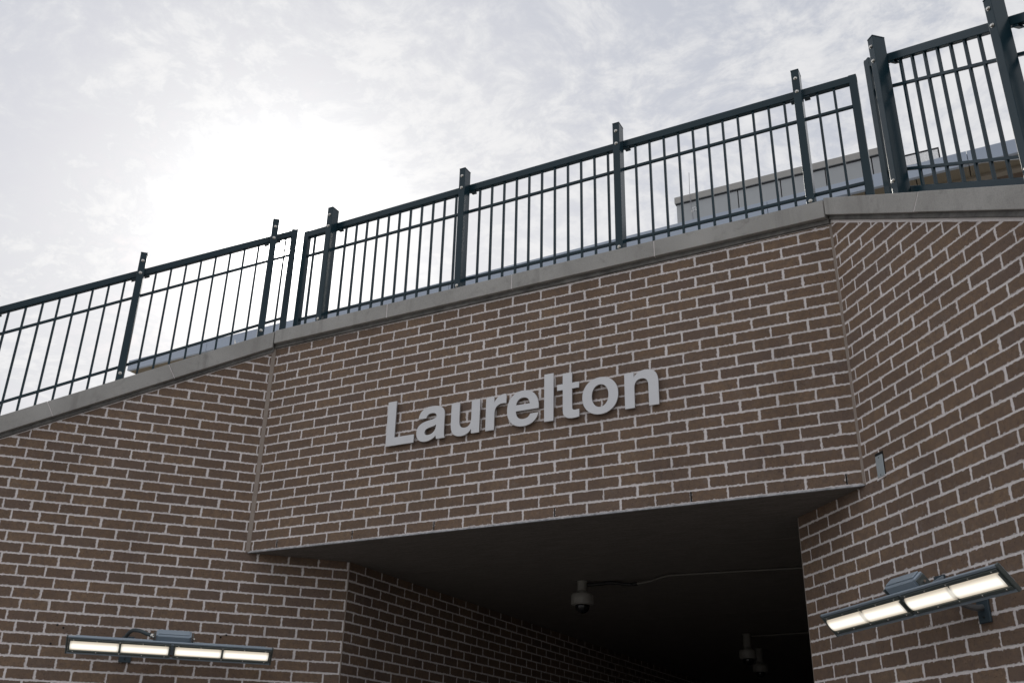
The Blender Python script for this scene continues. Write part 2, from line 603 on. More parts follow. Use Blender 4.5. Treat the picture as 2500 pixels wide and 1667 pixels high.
# ------------------------------------------------------------------ ground and mass behind the walls
bm = bmesh.new()
s_ = 400
vs = [bm.verts.new(q) for q in ((-s_, -s_, 0), (s_, -s_, 0), (s_, s_, 0), (-s_, s_, 0))]
bm.faces.new(vs)
tag(link('ground', bm_mesh(bm, 'ground'), 'pavement'), kind='structure')
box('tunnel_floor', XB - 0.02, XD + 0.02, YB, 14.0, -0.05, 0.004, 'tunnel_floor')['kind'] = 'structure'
bm = bmesh.new()
zs = Z0 - 0.009
poly = [(XA - 0.02, 0.013), (XC + 0.02, 0.013), (XD + 0.12, YD), (XD + 0.12, 14.0), (XB - 0.12, 14.0), (XB - 0.12, YB)]
lo = [bm.verts.new((x, y, zs)) for x, y in poly]
hi = [bm.verts.new((x, y, zs + 0.30)) for x, y in poly]
bm.faces.new(lo[::-1])
bm.faces.new(hi)
for i in range(6):
    bm.faces.new((lo[i], lo[(i + 1) % 6], hi[(i + 1) % 6], hi[i]))
sof = link('ceiling', bm_mesh(bm, 'ceiling'), 'soffit_paint')
sof['kind'] = 'structure'
for yj in (0.95, 3.4):
    sj = box('seam_strip', XB - 0.1, XD + 0.1, yj, yj + 0.004, zs - 0.0008, zs + 0.002, 'ceiling_seam', sof)
bm = bmesh.new()
add_hexa(bm, box_pts(XA - 0.3, XC + 0.3, 0.42, 14.0, Z0 + 0.30, Z0 + 1.25))
add_hexa(bm, box_pts(-9.0, XA - 0.32, 3.0, 14.0, 0.0, Z0 + 1.25))
add_hexa(bm, box_pts(XC + 0.32, 13.0, 2.6, 14.0, 0.0, Z0 + 1.25))
add_hexa(bm, box_pts(XB - 0.3, XD + 0.3, 14.01, 14.3, 0.0, Z0 + 1.25))  # added end wall, closes the underpass so its depth stays dark
tag(link('platform', bm_mesh(bm, 'platform'), 'concrete'), kind='structure')
box('tunnel_side', XD, XD + 0.25, YD + 0.03, 14.0, 0.0, Z0 - 0.012, 'canopy_brick')['kind'] = 'structure'


# ------------------------------------------------------------------ bricks
def clip(poly, nx, nz, c):
    """keep nx*x + nz*z <= c"""
    out = []
    for i in range(len(poly)):
        a, b = poly[i], poly[(i + 1) % len(poly)]
        da, db = nx * a[0] + nz * a[1] - c, nx * b[0] + nz * b[1] - c
        if da <= 0:
            out.append(a)
        if da * db < 0:
            u = da / (da - db)
            out.append((a[0] + (b[0] - a[0]) * u, a[1] + (b[1] - a[1]) * u))
    return out


def area(poly):
    return 0.5 * sum(a[0] * b[1] - b[0] * a[1] for a, b in zip(poly, poly[1:] + poly[:1]))


def inset(poly, q):
    n = len(poly)
    out = []
    for i in range(n):
        p0, p1, p2 = Vector(poly[i - 1]), Vector(poly[i]), Vector(poly[(i + 1) % n])
        d1, d2 = (p1 - p0), (p2 - p1)
        if d1.length < 1e-6 or d2.length < 1e-6:
            out.append(tuple(p1))
            continue
        d1.normalize()
        d2.normalize()
        n1, n2 = Vector((-d1.y, d1.x)), Vector((-d2.y, d2.x))
        bis = n1 + n2
        k = q / max(0.35, (1 + n1.dot(n2)) / 1.0) if bis.length > 1e-6 else 0
        out.append((p1.x + bis.x * k, p1.y + bis.y * k))
    return out


def brick_geo(poly, rnd, simple=False, depth=0.045):
    """outline (x,z) of the face, counter-clockwise -> verts, faces, uv (metres on the face)"""
    pts = []
    n = len(poly)
    for i in range(n):
        a, b = poly[i], poly[(i + 1) % n]
        ln = math.hypot(b[0] - a[0], b[1] - a[1])
        pts.append((a[0] + rnd.uniform(-.0007, .0007), a[1] + rnd.uniform(-.0007, .0007)))
        k = 0 if simple else (3 if ln > 0.1 else (1 if ln > 0.04 else 0))
        for j in range(k):
            u = (j + 1) / (k + 1)
            nx, nz = -(b[1] - a[1]) / ln, (b[0] - a[0]) / ln
            e = rnd.uniform(-.0014, .0010)
            pts.append((a[0] + (b[0] - a[0]) * u + nx * e, a[1] + (b[1] - a[1]) * u + nz * e))
    ins = inset(pts, 0.0013)
    m_ = len(pts)
    verts = [(x, 0.0, z) for x, z in ins] + [(x, 0.0010, z) for x, z in pts] + [(x, depth, z) for x, z in pts]
    faces = [tuple(range(m_))]
    for i in range(m_):
        j = (i + 1) % m_
        faces.append((m_ + i, m_ + j, j, i))
        faces.append((2 * m_ + i, 2 * m_ + j, m_ + j, m_ + i))
    return verts, faces


def geo_mesh(name, verts, faces, center):
    me = bpy.data.meshes.new(name)
    me.from_pydata([(x - center[0], y, z - center[1]) for x, y, z in verts], [], faces)
    uvl = me.uv_layers.new(name='UVMap')
    for lp in me.loops:
        v = me.vertices[lp.vertex_index].co
        uvl.data[lp.index].uv = (v.x, v.z)
    return me


JT = 0.0088
VARIANTS = {}


def variant(wd, rnd):
    key = round(wd, 4)
    if key not in VARIANTS:
        L = []
        hx, hz = wd / 2 - JT / 2, H / 2 - JT / 2
        for i in range(14):
            vv, ff = brick_geo([(-hx, -hz), (hx, -hz), (hx, hz), (-hx, hz)], rnd)
            L.append(geo_mesh('brick', vv, ff, (0, 0)))
        VARIANTS[key] = L
    return rnd.choice(VARIANTS[key])


def lay_bricks(wall, mtx, cells, clips, limit=300, dx_extra=None, seed=1):
    """cells: (x0, x1, z0, z1, matkey) uncut brick cells incl. joint; clips: list of half planes"""
    rnd = random.Random(seed)
    todo = []
    for (x0, x1, z0, z1, mk) in cells:
        j = JT / 2
        rect = [(x0 + j, z0 + j), (x1 - j, z0 + j), (x1 - j, z1 - j), (x0 + j, z1 - j)]
        po = rect
        for c in clips:
            po = clip(po, *c)
            if len(po) < 3:
                break
        if len(po) < 3 or area(po) < 0.00012:
            continue
        cut = abs(area(po) - area(rect)) > 1e-7
        cx, cz = (x0 + x1) / 2, (z0 + z1) / 2
        ctr = mtx @ Vector((sum(q[0] for q in po) / len(po), 0, sum(q[1] for q in po) / len(po)))
        s = screen(ctr)
        vis = s is not None and -40 < s[0] < 2540 and -40 < s[1] < 1707
        size = area(po) / (s[2] ** 2) if vis else 0
        todo.append((size, po, cut, cx, cz, x1 - x0, mk))
    todo.sort(key=lambda q: -q[0])
    rest = []
    for i, (size, po, cut, cx, cz, wd, mk) in enumerate(todo):
        mm = M_BRICK if mk == 0 else M_BRICK_S
        yj = rnd.uniform(-0.0004, 0.0004)
        if size > 0 and i < limit:
            if cut:
                vv, ff = brick_geo(po, rnd)
                me = geo_mesh('brick', vv, ff, (cx, cz))
            else:
                me = variant(wd, rnd)
            if not me.materials:
                me.materials.append(mm)
            ob = bpy.data.objects.new('brick', me)
            COL.objects.link(ob)
            ob.parent = wall
            ob.location = (cx + rnd.uniform(-.0018, .0018), yj, cz + rnd.uniform(-.0011, .0011))
            if not cut:
                ob.scale = (rnd.uniform(0.982, 1.004), 1.0, rnd.uniform(0.975, 1.012))
            ob.rotation_euler = (rnd.uniform(-.003, .003), rnd.uniform(-.005, .005), rnd.uniform(-.002, .002))
        else:
            rest.append((po, cx, cz, yj, mk, size > 0))
    if rest:
        V_, F_, U_, MI = [], [], [], []
        for po, cx, cz, yj, mk, vis in rest:
            vv, ff = brick_geo(po, rnd, simple=not vis)
            b0 = len(V_)
            V_ += [(x, y + yj, z) for x, y, z in vv]
            U_ += [(x - cx, z - cz) for x, y, z in vv]
            F_ += [tuple(b0 + k for k in f) for f in ff]
            MI += [mk] * len(ff)
        me = bpy.data.meshes.new('brickwork')
        me.from_pydata(V_, [], F_)
        uvl = me.uv_layers.new(name='UVMap')
        for lp in me.loops:
            uvl.data[lp.index].uv = U_[lp.vertex_index]
        me.materials.append(M_BRICK)
        me.materials.append(M_BRICK_S)
        for p_, k in zip(me.polygons, MI):
            p_.material_index = k
        ob = bpy.data.objects.new('brickwork', me)
        COL.objects.link(ob)
        ob.parent = wall
        ob['kind'] = 'stuff'


def prism(name, outline, y0, y1, material, parent):
    """outline in (x,z), extruded in y"""
    bm = bmesh.new()
    a = [bm.verts.new((x, y0, z)) for x, z in outline]
    b = [bm.verts.new((x, y1, z)) for x, z in outline]
    bm.faces.new(a)
    bm.faces.new(b[::-1])
    n = len(outline)
    for i in range(n):
        bm.faces.new((a[i], b[i], b[(i + 1) % n], a[(i + 1) % n]))
    return link(name, bm_mesh(bm, name), material, parent)


REC = 0.0016          # recess of the mortar


def cells_for(x_lo, x_hi, k0, k1, phase_even, phase_odd, wd=B, mk=0):
    out = []
    for k in range(k0, k1):
        ph = phase_even if k % 2 == 0 else phase_odd
        n0 = math.floor((x_lo - ph) / wd)
        x = ph + n0 * wd
        while x < x_hi:
            out.append((x, x + wd, V(k), V(k + 1), mk))
            x += wd
    return out


COPW = 0.36
OV = 0.2 * B


def coping(wall, joints, top, bot, endshift0, endshift1, slope):
    """joints: x of both ends and of the joints between; endshift: dx/dy of the mitre at each end"""
    th = math.atan(slope)
    for i in range(len(joints) - 1):
        x0, x1 = joints[i], joints[i + 1]
        first, last = i == 0, i == len(joints) - 2
        g0 = 0.0 if first else 0.003
        g1 = 0.0 if last else 0.003
        yf, yb = -OV + random.uniform(-.0015, .0015), COPW
        P = []
        dz = random.uniform(-.0012, .0012)
        for y in (yf, yb):
            row = []
            for (x, g, endq, es, sg) in ((x0, g0, first, endshift0, 1), (x1, g1, last, endshift1, -1)):
                for fn in (bot, top):
                    xx = x + sg * g
                    if endq:
                        xx = x + es * y + sg * 0.003
                    elif fn is bot:
                        xx += math.sin(th) * 0.112
                    row.append((xx, y, fn(xx) + dz))
            P.append(row)     # b0,t0,b1,t1
        f, b = P
        hexa('coping_block', [f[0], f[2], f[3], f[1], b[0], b[2], b[3], b[1]], 'coping_stone', wall, 0.0035, 2)
    xs, xe = joints[0], joints[-1]
    # mortar in the joints (slightly recessed) and the flashing below
    for x in joints[1:-1]:
        xb = x + math.sin(th) * 0.112
        q = 0.0034
        hexa('joint_mortar', [(xb - q, -OV + .003, bot(xb) + .002), (xb + q, -OV + .003, bot(xb) + .002), (x + q, -OV + .003, top(x) - .002), (x - q, -OV + .003, top(x) - .002),
                              (xb - q, COPW - .01, bot(xb) + .002), (xb + q, COPW - .01, bot(xb) + .002), (x + q, COPW - .01, top(x) - .002), (x - q, COPW - .01, top(x) - .002)], 'mortar', wall)
    yf = -0.012
    P = []
    for y in (yf, 0.2):
        a0, a1 = xs + endshift0 * y, xe + endshift1 * y
        P.append([(a0, y, bot(a0) - STRIP), (a1, y, bot(a1) - STRIP), (a1, y, bot(a1) + .002), (a0, y, bot(a0) + .002)])
    hexa('flashing', P[0] + P[1], 'flashing', wall, 0.0015)


# --- centre wall (header over the opening)
wc = empty('brick_wall', F_C)
tag(wc, 'brown brick wall over the underpass opening, carrying the station name', 'wall', 'brick walls of the underpass entrance')
cl = [(-1, 0, -(XA + 0.0165)), (1, 0, XC - 0.0075), (0, -1, -(Z0 + 0.0045)), (-0.0165 / 3, 1, V(22.37) - STRIP - 0.004)]
lay_bricks(wc, F_C, cells_for(XA - B, XC + B, 0, 23, 0.0, B / 2), cl, seed=2)
prism('mortar', [(XA, Z0 + .0005), (XC, Z0 + .0005), (XC, botC(XC)), (XA, botC(XA))], REC, 0.36, 'mortar', wc)
box('lintel_plate', XA + .002, XC - .002, -0.004, 0.0128, Z0 - 0.0105, Z0 - 0.0002, 'steel_edge', wc, 0.0012)
for un in (1, 4, 7, 11, 15, 19):
    box('weep_hole', un * B - 0.0042, un * B + 0.0042, REC - 0.0012, 0.02, Z0 + 0.006, V(1) - 0.006, 'hole_dark', wc)
coping(wc, [XA, 4.76 * B, 9.55 * B, 14.35 * B, XC], topC, botC, -math.tan(A_L / 2), math.tan(A_R / 2), 0.0055)

# --- left wing wall
wl = empty('brick_wall', F_L)
tag(wl, 'left brown brick wing wall with sloping coping and a lit lamp', 'wall', 'brick walls of the underpass entrance')
XBL = 3.39 * B
cells = []
for k in range(-45, 23):
    ph = T_L if k % 2 == 0 else T_L + 0.5
    tj = ph + (8.04 if k % 2 == 0 else 8.05)         # to the left of this joint the bricks are shorter
    if k % 2 != 0:
        tj = T_L + 8.55
    else:
        tj = T_L + 8.04
    tt = tj
    while tt > -5:
        cells.append((-tt * B, -(tt - 1) * B, V(k), V(k + 1), 0))
        tt -= 1
    tt = tj
    while tt < 10.5:
        cells.append((-(tt + .81) * B, -tt * B, V(k), V(k + 1), 1))
        tt += .81
up = [c for c in cells if c[2] >= Z0 - 1e-6]
dn = [c for c in cells if c[2] < Z0 - 1e-6]
sl = 1.602 / 3
upc = []
for c in up:
    if c[0] < -0.010:
        upc.append(c)
# clip planes differ above and below the lintel, so cut the cells at the end first
def end_cut(cs, xmax):
    return [(c[0], min(c[1], xmax + JT / 2), c[2], c[3], c[4]) for c in cs if c[0] < xmax - 0.012]
cells = end_cut(upc, -0.0155) + end_cut(dn, XBL - 0.004)
lay_bricks(wl, F_L, cells, [(-sl, 1, V(21.80) + sl * 0.15 * B - STRIP - 0.008)], seed=3)
xl = -11 * B
prism('mortar', [(xl, 0), (XBL, 0), (XBL, Z0 - .012), (0, Z0 - .012), (0, botL(0)), (-7 * B, botL(-7 * B)), (xl, max(0.3, botL(xl)))], REC, 0.20, 'mortar', wl)
coping(wl, [xl, -6.97 * B, -3.47 * B, 0.0], topL, botL, 0.0, math.tan(A_L / 2), 1.603 / 3)

# --- right wing wall
wr = empty('brick_wall', F_R)
tag(wr, 'right brown brick wing wall coming towards the viewer, with sloping coping', 'wall', 'brick walls of the underpass entrance')
cells = []
for k in range(-45, 24):
    ph = S_R if k % 2 != 0 else S_R + 0.5
    for n in range(-4, 14):
        cells.append(((ph + n) * B, (ph + n + 1) * B, V(k), V(k + 1), 0))
def start_cut(cs, xmin):
    return [(max(c[0], xmin - JT / 2), c[1], c[2], c[3], c[4]) for c in cs if c[1] > xmin + 0.012]
cells = start_cut([c for c in cells if c[2] >= Z0 - 1e-6], 0.0075) + start_cut([c for c in cells if c[2] < Z0 - 1e-6], -3.27 * B + 0.004)
sr = -1.745 / 3
lay_bricks(wr, F_R, cells, [(-sr, 1, V(22.45) - sr * 0.37 * B - STRIP - 0.020)], seed=4)
xr = 9.5 * B
prism('mortar', [(-3.27 * B, 0), (xr, 0), (xr, botR(xr)), (0, botR(0)), (0, Z0 - .012), (-3.27 * B, Z0 - .012)], REC, 0.20, 'mortar', wr)
coping(wr, [0.0, 3.86 * B, 7.7 * B, xr], topR, botR, -math.tan(A_R / 2), 0.0, -1.735 / 3)

# --- left wall inside the underpass
wt = empty('brick_wall', F_T)
tag(wt, 'dark brick side wall running back inside the underpass', 'wall', 'brick walls of the underpass entrance')
cells = cells_for(YB, 8.5, -45, 0, 2.9 * B, 3.39 * B)
cells = start_cut(cells, YB + 0.006)
lay_bricks(wt, F_T, cells, [], seed=5)
prism('mortar', [(YB, 0), (14, 0), (14, Z0 - .012), (YB, Z0 - .012)], REC, 0.20, 'mortar', wt)

# sealant in the corner joints
def corner_strip(wall, x, y0, y1, z0, z1, w_):
    bm = bmesh.new()
    n = 14
    for i in range(n):
        za, zb = z0 + (z1 - z0) * i / n, z0 + (z1 - z0) * (i + 1) / n
        pass
    add_hexa(bm, box_pts(x - w_, x + w_, y0, y1, z0, z1), 0.002)
    return link('sealant_joint', bm_mesh(bm, 'sealant_joint'), 'sealant', wall)


zt_ = botC(XA) - STRIP
q0 = F_L @ Vector((-0.0165, -0.0030, 0))
q1 = F_L @ Vector((-0.0165, 0.012, 0))
pA = [(q0.x, q0.y), (XA + 0.002, -0.0085), (XA + 0.0175, -0.0030), (XA + 0.0175, 0.012), (XA, 0.03), (q1.x, q1.y)]
bm = bmesh.new()
lo = [bm.verts.new((x, y, Z0 - .004)) for x, y in pA]
hi = [bm.verts.new((x, y, zt_)) for x, y in pA]
bm.faces.new(lo)
bm.faces.new(hi[::-1])
for i in range(6):
    bm.faces.new((lo[i], hi[i], hi[(i + 1) % 6], lo[(i + 1) % 6]))
link('sealant_joint', bm_mesh(bm, 'sealant_joint'), 'sealant', wc)
corner_strip(wc, XC - .0005, -0.0035, 0.02, Z0 - .004, botC(XC) - STRIP, 0.0085)
corner_strip(wl, XBL, 0.0012, 0.02, 0.0, Z0 - .014, 0.0055)
corner_strip(wr, -3.27 * B, 0.0012, 0.02, 0.0, Z0 - .014, 0.0045)


# ------------------------------------------------------------------ fence
PF = 0.62 * B          # front of the posts behind the wall face
PD = 0.080
RF = PF + PD + 0.001   # front of the rails
RDEP = 0.038
PKY = RF + 0.019


def bolt(parent, x, y, z):
    bm = bmesh.new()
    mt = Matrix.Translation((x, y, z)) @ Matrix.Rotation(math.pi / 2, 4, 'X')
    add_lathe(bm, [(0.0115, -0.001), (0.0115, 0.0022)], mt, 16)
    add_lathe(bm, [(0.0088, 0.0022), (0.0088, 0.0068), (0.0062, 0.0100), (0.002, 0.0112)], mt, 16)
    return link('bolt', bm_mesh(bm, 'bolt', False), 'stainless', parent)


def sheared(name, x0, x1, y0, y1, za, zb, top, parent, material='fence_paint', bevel=0.002):
    return hexa(name, [(x0, y0, top(x0) + za), (x1, y0, top(x1) + za), (x1, y0, top(x1) + zb), (x0, y0, top(x0) + zb),
                       (x0, y1, top(x0) + za), (x1, y1, top(x1) + za), (x1, y1, top(x1) + zb), (x0, y1, top(x0) + zb)], material, parent, bevel)


def build_fence(name_mtx, top, posts, pickets, x0, x1, stiles, label):
    fe = empty('fence', name_mtx)
    tag(fe, label, 'fence', 'dark steel fences on the coping')
    for xp in posts:
        zt = top(xp)
        po = box('post', xp - 0.024, xp + 0.024, PF, PF + PD, zt - 0.02, zt + 1.083, 'fence_paint', fe, 0.003, 2)
        box('post_cap', xp - 0.0252, xp + 0.0252, PF - 0.0012, PF + PD + 0.0012, zt + 1.0835, zt + 1.0925, 'fence_paint', po, 0.002)
        for h in (1.022, 0.920, 0.118):
            bolt(po, xp, PF, zt + h)
        for sx in (-1, 1):      # saddle that carries the top rail
            xa, xb = (xp + 0.0245, xp + 0.060) if sx > 0 else (xp - 0.060, xp - 0.0245)
            sheared('bracket', min(xa, xb), max(xa, xb), RF + 0.002, RF + RDEP + 0.004, 0.921, 0.9335, top, fe)
    sheared('rail', x0, x1, RF, RF + RDEP, 0.935, 0.990, top, fe, bevel=0.003)
    sheared('rail', x0, x1, RF + 0.010, RF + 0.028, 0.759, 0.778, top, fe, bevel=0.0015)
    sheared('rail', x0, x1, RF + 0.010, RF + 0.028, 0.203, 0.222, top, fe, bevel=0.0015)
    sheared('rail', x0, x1, RF, RF + RDEP, 0.050, 0.101, top, fe, bevel=0.003)
    for xs in stiles:
        za = top(xs)
        box('stile', xs - 0.024, xs + 0.024, RF - 0.0012, RF + RDEP + 0.0012, za + 0.046, za + 0.9925, 'fence_paint', fe, 0.003)
    for xk in pickets:
        za = top(xk)
        box('picket', xk - 0.0075, xk + 0.0075, PKY - 0.0075, PKY + 0.0075, za + 0.098, za + 0.938, 'fence_paint', fe, 0.001)
    return fe


posts_c = [0.228, 1.423, 2.627, 3.835]
pk = [0.023]
for a, b in zip(posts_c, posts_c[1:]):
    pk += [a + (b - a) * i / 12 for i in range(1, 12)]
pk += [3.940, 4.042]
build_fence(F_C, topC, posts_c, pk, -0.080, 4.184, [-0.057, 4.160], 'dark slate fence standing level on the coping above the station name')
pL = [-0.110, -1.022, -1.934]
pk = [-0.012]
for a, b in zip(pL, pL[1:]):
    pk += [a + (b - a) * i / 9 for i in range(1, 9)]
build_fence(F_L, topL, pL, pk, -2.15, 0.071, [0.048], 'dark slate fence sloping down to the left on the left wing wall')
pR = [0.420, 1.272]
pk = [0.330]
for a, b in zip(pR, pR[1:]):
    pk += [a + (b - a) * i / 9 for i in range(1, 9)]
pk += [1.272 + 0.0947 * i for i in range(1, 5)]
build_fence(F_R, topR, pR, pk, 0.232, 1.72, [0.254], 'dark slate fence on the right wing wall, nearest the viewer')

# small ragged white shape on the coping
bm = bmesh.new()
prof = [(-.014, 0), (.012, 0), (.016, .012), (.020, .036), (.011, .024), (.006, .014), (-.004, .030), (-.012, .052), (-.014, .026), (-.010, .012)]
a = [bm.verts.new((x, .003 * math.sin(60 * x), z)) for x, z in prof]
b = [bm.verts.new((x, .003 * math.sin(60 * x) + .0015, z)) for x, z in prof]
bm.faces.new(a)
bm.faces.new(b[::-1])
for i in range(len(prof)):
    bm.faces.new((a[i], b[i], b[(i + 1) % len(prof)], a[(i + 1) % len(prof)]))
me = bm_mesh(bm, 'white_shape')
ob = link('white_shape', me, 'white_shape')
ob.matrix_world = F_L @ Matrix.Translation((-0.277, 0.012, topL(-0.277) + 0.004))
tag(ob, 'small ragged white shape on the sloping coping of the left wall', 'litter')


# ------------------------------------------------------------------ station name
def bez(p0, p1, p2, p3, n=9):
    return [tuple(((1 - u) ** 3 * a + 3 * (1 - u) ** 2 * u * b + 3 * (1 - u) * u * u * c_ + u ** 3 * d_) for a, b, c_, d_ in zip(p0, p1, p2, p3)) for u in [i / n for i in range(1, n + 1)]]


def path(start, *segs):
    pts = [start]
    for s in segs:
        if len(s) == 2:
            pts.append(s)
        else:
            pts += bez(pts[-1], (s[0], s[1]), (s[2], s[3]), (s[4], s[5]))
    return pts


def oval(cx, cy, rx, ry, k=0.585):
    return path((cx + rx, cy), (cx + rx, cy + ry * k, cx + rx * k, cy + ry, cx, cy + ry), (cx - rx * k, cy + ry, cx - rx, cy + ry * k, cx - rx, cy),
                (cx - rx, cy - ry * k, cx - rx * k, cy - ry, cx, cy - ry), (cx + rx * k, cy - ry, cx + rx, cy - ry * k, cx + rx, cy))[:-1]


G = {}
G['L'] = [[(0, 0), (214, 0), (214, 54), (64, 54), (64, 305), (0, 305)]]
G['l'] = [[(0, 0), (61, 0), (61, 305), (0, 305)]]
G['o'] = [oval(113.5, 110, 113.5, 116), oval(113.5, 110, 53.5, 71)]
arch = path((0, 0), (59, 0), (59, 118), (59, 152, 74, 174, 104, 174), (132, 174, 146, 158, 146, 124), (146, 0), (206, 0), (206, 138), (206, 196, 182, 225, 130, 225), (98, 225, 74, 212, 57, 186), (57, 218), (0, 218))
G['n'] = [arch]
G['u'] = [[(206 - x, 218 - y) for x, y in arch]]
G['r'] = [path((0, 0), (60, 0), (60, 104), (60, 144, 80, 165, 118, 165), (128, 165, 134, 164, 142, 162), (142, 223), (138, 224, 134, 225, 128, 225), (96, 225, 72, 208, 57, 176), (57, 218), (0, 218))]
G['e'] = [path((216, 96), (60, 96), (61, 60, 80, 40, 112, 40), (136, 40, 152, 50, 159, 68), (214, 68), (202, 20, 166, -6, 110, -6), (42, -6, 0, 40, 0, 108), (0, 178, 42, 226, 108, 226), (178, 226, 218, 176, 216, 96))[:-1],
          path((156, 135), (152, 164, 136, 180, 110, 180), (82, 180, 65, 164, 61, 135))]
G['t'] = [path((37, 185), (37, 50), (37, 14, 60, -3, 104, -3), (120, -3, 132, -1, 143, 2), (143, 48), (120, 46), (103, 46, 97, 52, 97, 68), (97, 185), (143, 185), (143, 222), (97, 222), (97, 290), (37, 290), (37, 222), (0, 222), (0, 185))]
G['a'] = [path((212, 0), (150, 0), (146, 24), (128, 4, 100, -7, 68, -7), (28, -7, 0, 16, 0, 58), (0, 104, 28, 122, 78, 130), (120, 136, 146, 138, 146, 153), (146, 170, 132, 179, 108, 179), (84, 179, 72, 169, 69, 150), (11, 150), (14, 200, 50, 226, 110, 226), (172, 226, 205, 204, 205, 160), (205, 46), (205, 24, 206, 10, 212, 6)),
          path((146, 97), (138, 91, 120, 88, 104, 85), (76, 80, 61, 73, 61, 56), (61, 40, 72, 34, 86, 34), (120, 34, 146, 54, 146, 97))[:-1]]
sign = empty('station_sign', Matrix.Translation((0, 0, 0)))
tag(sign, 'raised brushed metal letters reading Laurelton on the brick wall', 'sign')
LX = [('L', 1038), ('a', 1271), ('u', 1526), ('r', 1776), ('e', 1925), ('l', 2178), ('t', 2264), ('o', 2428), ('n', 2696)]
for ch, x in LX:
    cu = bpy.data.curves.new('letter_curve', 'CURVE')
    cu.dimensions = '2D'
    cu.fill_mode = 'BOTH'
    cu.extrude = 0.0048
    cu.bevel_depth = 0.0006
    cu.bevel_resolution = 1
    for ct in G[ch]:
        sp = cu.splines.new('POLY')
        sp.points.add(len(ct) - 1)
        for q, (gx, gy) in zip(sp.points, ct):
            q.co = (gx / 1000, gy / 1000, 0, 1)
        sp.use_cyclic_u = True
    tmp = bpy.data.objects.new('tmp', cu)
    COL.objects.link(tmp)
    me = bpy.data.meshes.new_from_object(tmp.evaluated_get(bpy.context.evaluated_depsgraph_get()))
    bpy.data.objects.remove(tmp)
    bpy.data.curves.remove(cu)
    me.transform(Matrix.Rotation(math.pi / 2, 4, 'X'))
    ob = link('letter', me, 'letter_aluminium', sign)
    ob.location = (x / 1000, -0.0235, Z0 + 0.5825)
    ob['label'] = 'brushed metal letter ' + ch
    for gx, gy in ((0.15, 0.2), (0.15, 0.75)):
        hgt = 0.305 if ch in 'Llt' else 0.218
        bm = bmesh.new()
        xx = 0.03
        add_lathe(bm, [(0.004, 0), (0.004, 0.024)], Matrix.Translation((xx, 0.023, hgt * gy)) @ Matrix.Rotation(math.pi / 2, 4, 'X'), 8)
        link('mounting_pin', bm_mesh(bm, 'mounting_pin'), 'dark_edge', ob)


